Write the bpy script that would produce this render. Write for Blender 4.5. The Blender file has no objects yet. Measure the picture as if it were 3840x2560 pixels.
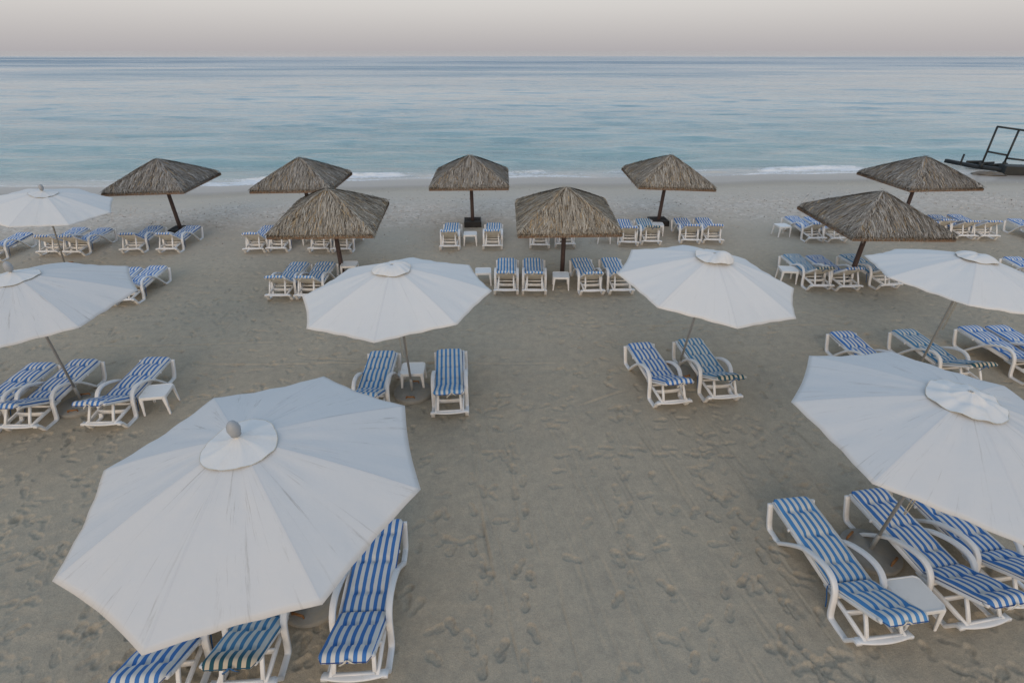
import bpy, bmesh, math, random
import numpy as np
from mathutils import Matrix, Vector
rad = math.radians
sc = bpy.context.scene
COL = sc.collection
rng = np.random.default_rng(7)
random.seed(7)

# ------------------------------------------------------------------ helpers
class MB:
    """collects vertices and faces of one mesh object"""
    def __init__(s): s.v = []; s.f = []; s.m = []; s.smooth = []
    def add(s, vs, fs, mi=0, sm=False):
        o = len(s.v); s.v.extend([tuple(float(c) for c in v) for v in vs])
        for f in fs: s.f.append([i + o for i in f]); s.m.append(mi); s.smooth.append(sm)
    def box(s, c, d, rz=0., mi=0, top=1.0):
        x, y, z = [q / 2 for q in d]; C, S = math.cos(rz), math.sin(rz); vs = []
        for k, (a, b, e) in enumerate([(-1,-1,-1),(1,-1,-1),(1,1,-1),(-1,1,-1),(-1,-1,1),(1,-1,1),(1,1,1),(-1,1,1)]):
            t = top if e > 0 else 1.
            vs.append((c[0] + C*a*x*t - S*b*y*t, c[1] + S*a*x*t + C*b*y*t, c[2] + e*z))
        s.add(vs, [(3,2,1,0),(4,5,6,7),(0,1,5,4),(1,2,6,5),(2,3,7,6),(3,0,4,7)], mi)
    def loft(s, rings, mi=0, sm=True, closed=False, caps=True):
        n = len(rings[0]); vs = [p for r in rings for p in r]; fs = []; m = len(rings)
        for i in range(m if closed else m - 1):
            j = (i + 1) % m
            for k in range(n):
                l = (k + 1) % n; fs.append((i*n + k, i*n + l, j*n + l, j*n + k))
        if caps and not closed: fs.append(tuple(range(n))[::-1]); fs.append(tuple((m-1)*n + k for k in range(n)))
        s.add(vs, fs, mi, sm)
    def tube(s, pts, r, n=8, mi=0, closed=False, sq=None, up=(1, 0, 0), caps=True):
        """round tube, or rounded-rectangle section sq=(half across 'up', half along the other side)"""
        P = [Vector(p) for p in pts]; rings = []; N = len(P)
        for i, p in enumerate(P):
            a = P[(i - 1) % N] if (i > 0 or closed) else p; b = P[(i + 1) % N] if (i < N - 1 or closed) else p
            t = (b - a).normalized(); u = Vector(up); u = (u - t * u.dot(t))
            if u.length < 1e-4: u = t.orthogonal()
            u.normalize(); w = t.cross(u); ring = []
            rr = r[i] if isinstance(r, (list, tuple)) else r
            if sq:
                hx, hy = sq; c = .24
                for (ax, ay) in [(1,1-c),(1-c*hy/hx if hx>hy else 1-c,1),(-(1-c*hy/hx if hx>hy else 1-c),1),(-1,1-c),(-1,-(1-c)),(-(1-c*hy/hx if hx>hy else 1-c),-1),((1-c*hy/hx if hx>hy else 1-c),-1),(1,-(1-c))]:
                    ring.append(p + u*ax*hx + w*ay*hy)
            else:
                for k in range(n):
                    q = 2*math.pi*k/n; ring.append(p + u*math.cos(q)*rr + w*math.sin(q)*rr)
            rings.append(ring)
        s.loft(rings, mi, True, closed, caps)
    def lathe(s, prof, n=24, c=(0, 0), mi=0, caps=True):
        s.loft([[(c[0] + r*math.cos(2*math.pi*k/n), c[1] + r*math.sin(2*math.pi*k/n), z) for k in range(n)] for r, z in prof], mi, True, False, caps)
    def mesh(s, name, mats):
        me = bpy.data.meshes.new(name); me.from_pydata(s.v, [], s.f)
        for m in mats: me.materials.append(m)
        me.polygons.foreach_set('material_index', s.m); me.polygons.foreach_set('use_smooth', s.smooth); me.update()
        return me
    def build(s, name, mats, parent=None):
        return link(name, s.mesh(name, mats if isinstance(mats, (list, tuple)) else [mats]), parent)

def link(name, me, parent=None):
    o = bpy.data.objects.new(name, me); COL.objects.link(o)
    if parent: o.parent = parent
    return o
def tag(o, label=None, cat=None, group=None, kind=None):
    for k, v in (('label', label), ('category', cat), ('group', group), ('kind', kind)):
        if v: o[k] = v
    return o
def empty(name, loc=(0, 0, 0), rz=0):
    o = bpy.data.objects.new(name, None); COL.objects.link(o); o.location = loc; o.rotation_euler = (0, 0, rz); o.empty_display_size = .2
    return o
def copy_tree(o, parent=None):
    c = o.copy(); COL.objects.link(c)
    if parent: c.parent = parent
    for ch in list(o.children): copy_tree(ch, c)
    return c
def smooth(t): t = np.clip(t, 0, 1); return t*t*(3 - 2*t)
def spline(pts, n=6):
    P = [np.array(p, float) for p in pts]; P = [2*P[0] - P[1]] + P + [2*P[-1] - P[-2]]; out = []
    for i in range(1, len(P) - 2):
        a, b, c, d = P[i-1:i+3]
        for k in range(n):
            t = k/n; out.append(tuple(.5*((2*b) + (c - a)*t + (2*a - 5*b + 4*c - d)*t*t + (3*b - a - 3*c + d)*t**3)))
    out.append(tuple(P[-2])); return out
_T = [np.random.default_rng(100 + k).random((256, 256)) for k in range(8)]
def vn(x, y, k=0):
    """value noise 0..1"""
    T = _T[k % 8]; xi = np.floor(x).astype(np.int64); yi = np.floor(y).astype(np.int64)
    fx, fy = smooth(x - xi), smooth(y - yi); a, b, c, d = xi & 255, (xi + 1) & 255, yi & 255, (yi + 1) & 255
    return (T[a, c]*(1 - fx) + T[b, c]*fx)*(1 - fy) + (T[a, d]*(1 - fx) + T[b, d]*fx)*fy

# ------------------------------------------------------------------ node helpers / materials
def new_mat(name):
    m = bpy.data.materials.new(name); m.use_nodes = True; nt = m.node_tree
    b = nt.nodes['Principled BSDF']; return m, nt, b
def nd(nt, t, **kw):
    n = nt.nodes.new(t)
    for k, v in kw.items():
        if k.startswith('i_'):
            key = k[2:]; n.inputs[int(key) if key.isdigit() else key.replace('_', ' ')].default_value = v
        else: setattr(n, k, v)
    return n
def lk(nt, a, b): nt.links.new(a, b)
def ramp(nt, fac, stops, interp='LINEAR'):
    r = nt.nodes.new('ShaderNodeValToRGB'); r.color_ramp.interpolation = interp; e = r.color_ramp.elements
    while len(e) < len(stops): e.new(.5)
    for q, (p, c) in zip(e, stops): q.position = p; q.color = (*c, 1) if len(c) == 3 else c
    if fac is not None: lk(nt, fac, r.inputs[0])
    return r
def mixc(nt, f, a, b, mode='MIX'):
    n = nt.nodes.new('ShaderNodeMix'); n.data_type = 'RGBA'; n.blend_type = mode
    for s, v in ((n.inputs[0], f), (n.inputs[6], a), (n.inputs[7], b)):
        if hasattr(v, 'node'): lk(nt, v, s)
        else: s.default_value = v if not isinstance(v, tuple) else (*v, 1)
    return n.outputs[2]
def math_(nt, op, a, b=0., c=0.):
    n = nt.nodes.new('ShaderNodeMath'); n.operation = op
    for s, v in zip(n.inputs, (a, b, c)):
        if hasattr(v, 'node'): lk(nt, v, s)
        else: s.default_value = v
    return n.outputs[0]
def noise(nt, vec, scale, detail=4., rough=.55):
    n = nd(nt, 'ShaderNodeTexNoise', i_Scale=scale, i_Detail=detail, i_Roughness=rough)
    if vec is not None: lk(nt, vec, n.inputs['Vector'])
    return n.outputs[0]
def coord(nt, which='Object', scale=(1, 1, 1)):
    t = nt.nodes.new('ShaderNodeTexCoord'); m = nd(nt, 'ShaderNodeMapping'); m.inputs['Scale'].default_value = scale
    lk(nt, t.outputs[which], m.inputs[0]); return m.outputs[0]
def bump(nt, h, strength, dist, nrm=None):
    b = nd(nt, 'ShaderNodeBump', i_Strength=strength, i_Distance=dist); lk(nt, h, b.inputs['Height'])
    if nrm: lk(nt, nrm, b.inputs['Normal'])
    return b.outputs[0]
def plain(name, c, rough=.5, var=.15, scale=8., dirt=None, bmp=0., metal=0.):
    m, nt, b = new_mat(name); v = coord(nt); n = noise(nt, v, scale, 5)
    col = mixc(nt, n, tuple(q*(1 - var) for q in c), tuple(min(1, q*(1 + var)) for q in c))
    if dirt:
        d = ramp(nt, noise(nt, v, scale*.6, 6, .7), [(.52, (0, 0, 0)), (.75, (1, 1, 1))]).outputs[0]
        col = mixc(nt, math_(nt, 'MULTIPLY', d, dirt[1]), col, dirt[0])
    lk(nt, col, b.inputs['Base Color']); b.inputs['Roughness'].default_value = rough; b.inputs['Metallic'].default_value = metal
    if bmp: lk(nt, bump(nt, noise(nt, v, scale*6, 4), bmp, .01), b.inputs['Normal'])
    return m

PLASTIC = plain('white_plastic', (.735, .735, .735), .42, .05, 5, ((.42, .38, .31), .55))
SLATS = plain('cream_slats', (.68, .66, .60), .5, .06, 5, ((.40, .36, .28), .6))
TABLETOP = plain('table_plastic', (.71, .71, .70), .4, .05, 6, ((.45, .42, .36), .6))
POLE = plain('grey_metal_pole', (.40, .40, .39), .42, .1, 9, ((.2, .17, .13), .5), 0., .35)
FINIAL = plain('grey_finial', (.33, .345, .36), .5, .06, 12)
CONC = plain('concrete_base', (.27, .26, .235), .9, .22, 9, ((.34, .30, .23), .8), .35)
RUST = plain('rusty_handle', (.30, .135, .045), .8, .4, 30, ((.09, .05, .03), .7), .2)
DARKWOOD = plain('dark_brown_pole', (.062, .040, .036), .65, .35, 14, ((.12, .09, .075), .6), .25)
EAVE = plain('eave_board', (.19, .115, .07), .75, .35, 7, ((.07, .045, .03), .7), .3)
BLACK = plain('black_crate', (.016, .015, .016), .6, .3, 14, ((.07, .06, .05), .4))
WRECK = plain('tarred_timber', (.014, .018, .020), .6, .4, 5, ((.05, .05, .042), .5), .3)
ROPE = plain('cord', (.42, .38, .30), .9, .2, 40)
ROCK = plain('rubble', (.15, .135, .115), .9, .35, 2.5, ((.06, .055, .05), .7), .5)
BOXWHITE = plain('grey_white_box', (.55, .55, .52), .5, .1, 6, ((.3, .28, .24), .7))

def canopy_mat(name, tint, dirtamt):
    m, nt, b = new_mat(name)
    uv = nt.nodes.new('ShaderNodeUVMap'); uv.uv_map = 'UVMap'
    mp = nd(nt, 'ShaderNodeMapping'); mp.inputs['Scale'].default_value = (9., .75, 1); lk(nt, uv.outputs[0], mp.inputs[0])
    oi = nt.nodes.new('ShaderNodeObjectInfo'); ad = nt.nodes.new('ShaderNodeVectorMath'); ad.operation = 'ADD'
    cm = nt.nodes.new('ShaderNodeCombineXYZ'); lk(nt, math_(nt, 'MULTIPLY', oi.outputs['Random'], 37.), cm.inputs[0]); lk(nt, cm.outputs[0], cm.inputs[0]) if False else None
    lk(nt, mp.outputs[0], ad.inputs[0]); lk(nt, cm.outputs[0], ad.inputs[1]); v = ad.outputs[0]
    sn = nd(nt, 'ShaderNodeTexNoise', i_Scale=1.5, i_Detail=9., i_Roughness=.74, i_Distortion=.9); lk(nt, v, sn.inputs['Vector']); st = ramp(nt, sn.outputs[0], [(.56, (0, 0, 0)), (.62, (.55,)*3), (.70, (1, 1, 1))]).outputs[0]
    obj = coord(nt, 'Object'); blot = noise(nt, obj, 2.4, 4, .6)
    st = math_(nt, 'MULTIPLY', st, ramp(nt, blot, [(.4, (.1,)*3), (.65, (1, 1, 1))]).outputs[0])
    base = mixc(nt, noise(nt, obj, 1.3, 3), tuple(q*.965 for q in tint), tint)
    col = mixc(nt, math_(nt, 'MULTIPLY', st, dirtamt), base, (.36, .34, .31))
    sx = nt.nodes.new('ShaderNodeSeparateXYZ'); lk(nt, uv.outputs[0], sx.inputs[0])
    fr = math_(nt, 'FRACT', sx.outputs[0]); ds = math_(nt, 'MINIMUM', fr, math_(nt, 'SUBTRACT', 1., fr))
    dm = math_(nt, 'MULTIPLY', ds, sx.outputs[1])
    seam = ramp(nt, dm, [(.0, (1, 1, 1)), (.012, (1, 1, 1)), (.016, (0, 0, 0))]).outputs[0]
    col = mixc(nt, math_(nt, 'MULTIPLY', seam, .22), col, (.60, .60, .61))
    hem = math_(nt, 'GREATER_THAN', sx.outputs[1], .975); col = mixc(nt, math_(nt, 'MULTIPLY', hem, .12), col, (.62, .58, .52))
    weave = noise(nt, obj, 260, 2); wr = noise(nt, obj, 2.6, 4, .5)
    h = math_(nt, 'ADD', math_(nt, 'MULTIPLY', wr, 1.), math_(nt, 'MULTIPLY', weave, .02)); h = math_(nt, 'MULTIPLY', h, 1.)
    bm = bump(nt, h, .5, .03)
    d = nt.nodes.new('ShaderNodeBsdfDiffuse'); t = nt.nodes.new('ShaderNodeBsdfTranslucent'); mx = nd(nt, 'ShaderNodeMixShader', i_0=.16)
    for q in (d, t): lk(nt, col, q.inputs[0]); lk(nt, bm, q.inputs['Normal'])
    lk(nt, d.outputs[0], mx.inputs[1]); lk(nt, t.outputs[0], mx.inputs[2])
    lk(nt, mx.outputs[0], nt.nodes['Material Output'].inputs[0]); return m
CANVAS = canopy_mat('weathered_canvas', (.715, .71, .70), .85)
CANVAS_CLEAN = canopy_mat('clean_canvas', (.79, .78, .76), .25)
CAPCLOTH = plain('cap_cloth', (.66, .655, .64), .9, .05, 6, ((.55, .5, .42), .35), .1)
SEAMCORD = plain('stained_hem', (.55, .52, .44), .9, .2, 30)

def cushion_mat(name, blue, white, endblue=None, endwhite=None):
    """lengthwise stripes across local x; the head end fades to other colours when endblue is given"""
    m, nt, b = new_mat(name); t = nt.nodes.new('ShaderNodeTexCoord'); sx = nt.nodes.new('ShaderNodeSeparateXYZ'); lk(nt, t.outputs['Object'], sx.inputs[0])
    nz = noise(nt, t.outputs['Object'], 5., 2); x = math_(nt, 'ADD', sx.outputs[0], math_(nt, 'MULTIPLY', math_(nt, 'SUBTRACT', nz, .5), .006))
    ph = math_(nt, 'FRACT', math_(nt, 'ADD', math_(nt, 'MULTIPLY', x, 1/.0945), .25))
    tri = math_(nt, 'ABSOLUTE', math_(nt, 'SUBTRACT', ph, .5))
    s = ramp(nt, tri, [(.235, (1, 1, 1)), (.25, (0, 0, 0))]).outputs[0]
    fade = noise(nt, t.outputs['Object'], 3.5, 5, .6)
    bl = mixc(nt, fade, tuple(q*.85 for q in blue), tuple(min(1, q*1.2) for q in blue)); wh = mixc(nt, fade, tuple(q*.93 for q in white), white)
    if endblue:
        at = nd(nt, 'ShaderNodeAttribute'); at.attribute_name = 'endfade'
        bl = mixc(nt, at.outputs['Fac'], bl, endblue); wh = mixc(nt, at.outputs['Fac'], wh, endwhite)
    col = mixc(nt, s, wh, bl); lk(nt, col, b.inputs['Base Color']); b.inputs['Roughness'].default_value = .92
    b.inputs['Specular IOR Level'].default_value = .15
    lk(nt, bump(nt, math_(nt, 'ADD', noise(nt, t.outputs['Object'], 14, 4), math_(nt, 'MULTIPLY', noise(nt, t.outputs['Object'], 320, 1), .15)), .35, .012), b.inputs['Normal'])
    return m
CUSH = {
 'blue': cushion_mat('royal_blue_stripe', (.058, .180, .45), (.66, .66, .64)),
 'mid': cushion_mat('mid_blue_stripe', (.075, .235, .48), (.65, .65, .62)),
 'teal': cushion_mat('faded_teal_stripe', (.075, .225, .40), (.60, .61, .58), (.025, .085, .105), (.54, .46, .35)),
}
PIPE = {'blue': plain('navy_piping', (.02, .05, .20), .8), 'mid': plain('navy_piping_light', (.025, .07, .24), .8), 'teal': plain('teal_piping', (.015, .08, .14), .8)}
TIEW = plain('white_tie', (.62, .60, .54), .9); TIEB = plain('blue_tie', (.035, .12, .28), .9)

def thatch_mat():
    m, nt, b = new_mat('dry_thatch'); at = nd(nt, 'ShaderNodeAttribute'); at.attribute_name = 'straw'
    n = noise(nt, coord(nt), 7, 5); col = mixc(nt, math_(nt, 'MULTIPLY', n, .42), at.outputs['Color'], (.10, .085, .066), 'MIX')
    oi = nt.nodes.new('ShaderNodeObjectInfo'); col = mixc(nt, oi.outputs['Random'], mixc(nt, 1., col, (.84, .84, .87), 'MULTIPLY'), mixc(nt, 1., col, (1.08, 1.03, .95), 'MULTIPLY'))
    lk(nt, col, b.inputs['Base Color']); b.inputs['Roughness'].default_value = .9; b.inputs['Specular IOR Level'].default_value = .1; return m
THATCH = thatch_mat()

# ------------------------------------------------------------------ sand beach (one displaced sheet)
LOUNGERS = []  # filled below; (key, x, y, yaw)
def shore_y(x):
    return np.interp(x, [-60, -30, -17, -10, 0, 7, 15, 22, 27, 30, 34, 45, 80], [31.2, 31.5, 31.7, 33.4, 33.9, 34.3, 34.9, 35.4, 35.1, 34.8, 35.2, 36.3, 38]) + .12*np.sin(x*.9) + .1*np.sin(x*.37 + 1)
SEA_Z = -.5
def beach_profile(x, y):
    d = shore_y(x) - y                         # metres inland of the waterline
    z = np.interp(d, [-400, -30, -6, -2, 0, 1, 2.5, 5, 7.5, 9, 10.5], [-12, -4, -1.3, -.66, -.5, -.455, -.385, -.235, -.085, -.02, 0])
    return z + .03*np.exp(-((d - 7.9 - .25*np.sin(x*.5))/.5)**2) + .018*np.exp(-((d - 5.2 - .3*np.sin(x*.33 + 2))/.35)**2)

def steps(a, b, fn):
    out = [a]
    while out[-1] < b: out.append(out[-1] + fn(out[-1]))
    return out
ys = np.array([-90, -50, -30, -18, -11, -7, -4, -2.5, -1.2, 0, .7] + steps(1.2, 37.5, lambda y: .017 if y < 6 else .021 if y < 10 else .026 if y < 17 else .036 if y < 25 else .06) + [38.5, 40, 44, 52, 70, 120])
ui = np.linspace(-1, 1, 981)
us = np.concatenate([[-14, -8, -5, -3, -2.2, -1.6, -1.3, -1.15, -1.06], ui, [1.06, 1.15, 1.3, 1.6, 2.2, 3, 5, 8, 14]])
half = .86*np.clip(ys, 1.2, 40) + 3.5
X = us[None, :]*half[:, None]; Y = np.repeat(ys[:, None], len(us), 1)
inview = (smooth((Y - 1)/1.) * smooth((33.5 - Y)/6.)) * (np.abs(us)[None, :] < 1.2)
corr = np.exp(-((X - .9 - .1*Y)/1.9)**4) * smooth((9.5 - Y)/2.5)            # the smoother raked strip down the middle
trample = 1 - .72*corr
dry = smooth((30 - Y)/4.)
Z = beach_profile(X, Y)
H = .034*(vn(X/1.5, Y/1.3, 0) - .5) + .024*(vn(X/.55 + 9, Y/.5, 1) - .5)*trample + .013*(vn(X/.2, Y/.19, 2) - .5)*trample + .005*(vn(X/.085, Y/.08, 3) - .5)*trample
H *= (.35 + .9*vn(X/3.1 + 3, Y/2.7, 4))
rake = np.exp(-((X - 1.6 - .05*Y)/2.6)**4) * smooth((10 - Y)/3.)
sA = X + .2*Y                                                                # rake drag lines running towards the sea
H += rake*(.014*(vn(sA/.13, Y*.22, 5) - .5) + .022*(vn(sA/.40, Y*.16 + 7, 6) - .5))
for y0, x0, x1, sl in ((10.72, -7.5, 1.2, .004), (10.95, -5.2, -.6, -.05), (11.6, -10.5, -5.8, .02), (8.9, 1.2, 2.6, .6), (12.6, 3, 9, .03), (10.1, 7.2, 9.3, -.9)):
    L_ = y0 + sl*(X - x0) + .05*np.sin(X*1.1 + x0); m_ = smooth((X - x0)/.5)*smooth((x1 - X)/.5)
    H += m_*(-.014*np.exp(-((Y - L_)/.028)**2) + .008*np.exp(-((Y - L_ - .075)/.035)**2))
for k in range(70):
    xg = rng.uniform(-.6, 5.6); yg = rng.uniform(2.6, 8.4); Lg = rng.uniform(.6, 3.2); dg = rng.uniform(.005, .013); wg = rng.uniform(.010, .024); sg = .2 + rng.normal(0, .03)
    r0, r1 = np.searchsorted(ys, [yg - Lg/2, yg + Lg/2]); x_ = X[r0:r1] + sg*(Y[r0:r1] - yg) - xg + .02*np.sin(Y[r0:r1]*3 + k); e_ = smooth((Lg/2 - np.abs(Y[r0:r1] - yg))/.3)*(.4 + .9*vn(Y[r0:r1]*2.2, np.full_like(x_, k), 1))
    H[r0:r1] += e_*(-dg*np.exp(-(x_/wg)**2) + .7*dg*np.exp(-((x_ - 2.1*wg)/(1.3*wg))**2))
H *= inview*(.25 + .75*dry)

def stamp(px, py, ang, L, W, dep, crisp):
    r0, r1 = np.searchsorted(ys, [py - .27, py + .27]); h0 = half[min(r1, len(half) - 1)]; h1 = half[r0]
    ca = sorted([(px - .27)/h0, (px - .27)/h1, (px + .27)/h0, (px + .27)/h1]); c0, c1 = np.searchsorted(us, [ca[0], ca[-1]])
    if r1 - r0 < 2 or c1 - c0 < 2: return
    x = X[r0:r1, c0:c1] - px; y = Y[r0:r1, c0:c1] - py; C, S = math.cos(ang), math.sin(ang)
    a = (x*C + y*S)/L; b = (-x*S + y*C)/W
    a += .10*(vn(x*16 + px*7, y*16 + py, 1) - .5); b += .22*(vn(x*14 + px, y*14 + py*5, 2) - .5)
    r = np.minimum(np.sqrt(((a - .42)/.60)**2 + (b/1.)**2), np.sqrt(((a + .55)/.46)**2 + (b/.80)**2))
    r = np.minimum(r, np.sqrt((a/.75)**2 + (b/.62)**2))
    if crisp: f = 1.15*(-(1 - smooth((r - .86)/.20))*(1 + .25*b + .25*a) + .14*np.exp(-((r - 1.2)/.15)**2))
    else: f = .85*(-np.exp(-(r/.85)**4)*(1 + .6*a) + .16*np.exp(-((r - 1.3)/.22)**2))
    H[r0:r1, c0:c1] += dep*f*.72
def density(x, y):
    d = .42 + .9*max(0, float(vn(np.array(x/2.3), np.array(y/2.1), 6)) - .35)
    if x < -1.9 and y < 8.2: d += .75
    if 2.4 < x < 7 and 6.6 < y < 9: d += .7
    if x > 3.2 and y < 4: d += .5
    if -8 < x < -1 and 9 < y < 13.5: d += .45
    if y > 12: d += .35
    if abs(x - .9 - .1*y) < 1.6 and y < 8.5: d *= .30
    if y > 15: d *= .9
    return d
n = 0
R_ = random.Random(3)
while n < 3900:
    y = 2.2 + 23*R_.random()**.86; x = (2*R_.random() - 1)*(.86*y + 3.3)
    if R_.random() > density(x, y)/1.5: continue
    n += 1
    crisp = R_.random() < (.62 if abs(x - 1.3) < 2.6 and y < 9 else .3)
    stamp(x, y, R_.choice((1.57, 1.57, -1.57, .4, 2.6)) + R_.gauss(0, .5), .135*R_.uniform(.85, 1.12), .062*R_.uniform(.85, 1.15), R_.uniform(.014, .024) if crisp else R_.uniform(.018, .042), crisp)
# walked trails of shoe prints
for (x0, y0, x1, y1, k) in ((.1, 7.2, .25, 3.2, 12), (.35, 3.2, 2.2, 2.9, 7), (3.3, 5.2, 1.9, 3.3, 8), (2.0, 8.0, 1.5, 4.2, 11), (-.6, 6.9, -.3, 2.6, 12), (.9, 7.6, 4.1, 7.6, 11), (3.6, 3.0, 3.5, 6.8, 10), (-3.9, 7.3, -4.9, 3.2, 13), (-.4, 12.3, -5.8, 12.9, 15), (1.5, 12.8, 7.2, 12.2, 16), (5.2, 7.6, 6.0, 12.8, 14), (-5.7, 7.3, -3.2, 6.2, 8)):
    a = math.atan2(y1 - y0, x1 - x0)
    for i in range(k):
        t = (i + R_.uniform(-.2, .2))/k; o = .09*(1 if i % 2 else -1) + R_.gauss(0, .025)
        stamp(x0 + (x1 - x0)*t - math.sin(a)*o, y0 + (y1 - y0)*t + math.cos(a)*o, a + R_.gauss(0, .2) + (math.pi if R_.random() < .2 else 0), .14, .058, R_.uniform(.018, .028), True)
Z = Z + H
def grid_mesh(name, X, Y, Z, mat, attrs):
    r, c = X.shape; co = np.stack([X, Y, Z], -1).astype(np.float32).reshape(-1)
    i = (np.arange(r - 1)[:, None]*c + np.arange(c - 1)[None, :]); q = np.stack([i, i + 1, i + c + 1, i + c], -1).reshape(-1).astype(np.int32)
    me = bpy.data.meshes.new(name); nf = len(q)//4
    me.vertices.add(r*c); me.vertices.foreach_set('co', co); me.loops.add(len(q)); me.loops.foreach_set('vertex_index', q)
    me.polygons.add(nf); me.polygons.foreach_set('loop_start', np.arange(nf, dtype=np.int32)*4)
    me.update(calc_edges=True); me.polygons.foreach_set('use_smooth', np.ones(nf, bool))
    for k, v in attrs.items():
        at = me.attributes.new(k, 'FLOAT', 'POINT'); at.data.foreach_set('value', v.astype(np.float32).reshape(-1))
    me.materials.append(mat); me.update(); return link(name, me)

def sand_mat():
    m, nt, b = new_mat('beach_sand'); v = coord(nt, 'Object')
    n1 = noise(nt, v, .55, 5, .6); n2 = noise(nt, v, 5, 6, .65); n3 = noise(nt, v, 95, 3, .7)
    col = ramp(nt, n1, [(.35, (.348, .304, .238)), (.55, (.392, .340, .263)), (.72, (.435, .376, .283))]).outputs[0]
    col = mixc(nt, .55, col, ramp(nt, n2, [(.3, (.302, .265, .213)), (.5, (.384, .334, .259)), (.72, (.475, .395, .295))]).outputs[0])
    g3 = ramp(nt, n3, [(.30, (.72,)*3), (.5, (1., 1., 1.)), (.70, (1.26, 1.24, 1.2))]).outputs[0]; col = mixc(nt, .8, col, g3, 'MULTIPLY')
    n4 = noise(nt, v, 22, 5, .7); col = mixc(nt, .75, col, ramp(nt, n4, [(.3, (.90, .90, .91)), (.5, (1.02, 1.02, 1.02)), (.7, (1.15, 1.13, 1.09))]).outputs[0], 'MULTIPLY')
    a = nd(nt, 'ShaderNodeAttribute'); a.attribute_name = 'inland'; d = a.outputs['Fac']
    sh = ramp(nt, math_(nt, 'DIVIDE', d, 20.), [(.25, (0, 0, 0)), (.36, (.55,)*3), (.44, (1, 1, 1)), (.54, (.7,)*3), (.62, (0, 0, 0))]).outputs[0]
    vo = nd(nt, 'ShaderNodeTexVoronoi', i_Scale=7.5); lk(nt, v, vo.inputs['Vector'])
    sepc = nt.nodes.new('ShaderNodeSeparateColor'); lk(nt, vo.outputs['Color'], sepc.inputs[0])
    shell = ramp(nt, sepc.outputs[0], [(0, (.13, .10, .085)), (.2, (.30, .255, .22)), (.45, (.44, .385, .345)), (.8, (.60, .53, .48)), (1, (.85, .79, .73))]).outputs[0]
    shf = math_(nt, 'MULTIPLY', sh, ramp(nt, noise(nt, v, .8, 5), [(.3, (.35,)*3), (.6, (1.,)*3)]).outputs[0])
    col = mixc(nt, shf, col, shell)
    pale = ramp(nt, math_(nt, 'DIVIDE', d, 20.), [(.12, (0, 0, 0)), (.22, (.9,)*3), (.34, (1, 1, 1)), (.5, (.9,)*3), (.85, (0, 0, 0))]).outputs[0]
    col = mixc(nt, math_(nt, 'MULTIPLY', pale, .70), col, (.60, .535, .455))
    wet = ramp(nt, math_(nt, 'DIVIDE', d, 20.), [(0, (1, 1, 1)), (.10, (.9,)*3), (.19, (.0,)*3)]).outputs[0]
    col = mixc(nt, math_(nt, 'MULTIPLY', wet, .7), col, (.36, .31, .275))
    lk(nt, col, b.inputs['Base Color']); lk(nt, math_(nt, 'SUBTRACT', .95, math_(nt, 'MULTIPLY', wet, .62)), b.inputs['Roughness'])
    lk(nt, math_(nt, 'ADD', .12, math_(nt, 'MULTIPLY', wet, .5)), b.inputs['Specular IOR Level'])
    hh = math_(nt, 'ADD', math_(nt, 'MULTIPLY', noise(nt, v, 34, 6, .72), 1.), math_(nt, 'MULTIPLY', n3, .25)); hh = math_(nt, 'ADD', hh, math_(nt, 'MULTIPLY', math_(nt, 'MULTIPLY', sepc.outputs[1], shf), 1.2))
    bs = nd(nt, 'ShaderNodeBump', i_Distance=.022); lk(nt, hh, bs.inputs['Height']); lk(nt, math_(nt, 'MULTIPLY', math_(nt, 'SUBTRACT', 1.02, wet), .55), bs.inputs['Strength'])
    lk(nt, bs.outputs[0], b.inputs['Normal']); return m
sand = tag(grid_mesh('sand', X, Y, Z, sand_mat(), {'inland': np.clip(shore_y(X) - Y, -5, 60)}), kind='structure')
def ground_z(x, y):
    r = int(np.clip(np.searchsorted(ys, y), 1, len(ys) - 1)); c = int(np.clip(np.searchsorted(us, x/half[r]), 0, len(us) - 1)); return float(Z[r, c])

# broken shells and pebbles washed up in a band above the waterline
mb = MB()
for i in range(9000):
    x = R_.uniform(-34, 38); d = R_.gauss(8.6, 1.5) if R_.random() < .8 else R_.uniform(2.5, 14); y = float(shore_y(x)) - d
    if abs(x) > .9*y + 4: continue
    z = float(beach_profile(np.array(x), np.array(y))) ; q = R_.uniform(.014, .046); a = R_.random()*6.28; t = R_.uniform(.3, .8)
    p = [(x + q*math.cos(a + k*2.1)*R_.uniform(.7, 1.2), y + q*math.sin(a + k*2.1)*R_.uniform(.7, 1.2), z - .004) for k in range(3)] + [(x, y, z + q*t)]
    mb.add(p, [(0, 1, 3), (1, 2, 3), (2, 0, 3)], R_.choice((0, 0, 1, 1, 2)))
SH = [plain('shell_white', (.62, .57, .52), .6), plain('shell_tan', (.42, .35, .29), .7), plain('shell_dark', (.14, .11, .09), .8)]
tag(mb.build('shell_litter', SH), 'broken shells and pebbles scattered in a band above the waterline', 'shells', kind='stuff')

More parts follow.
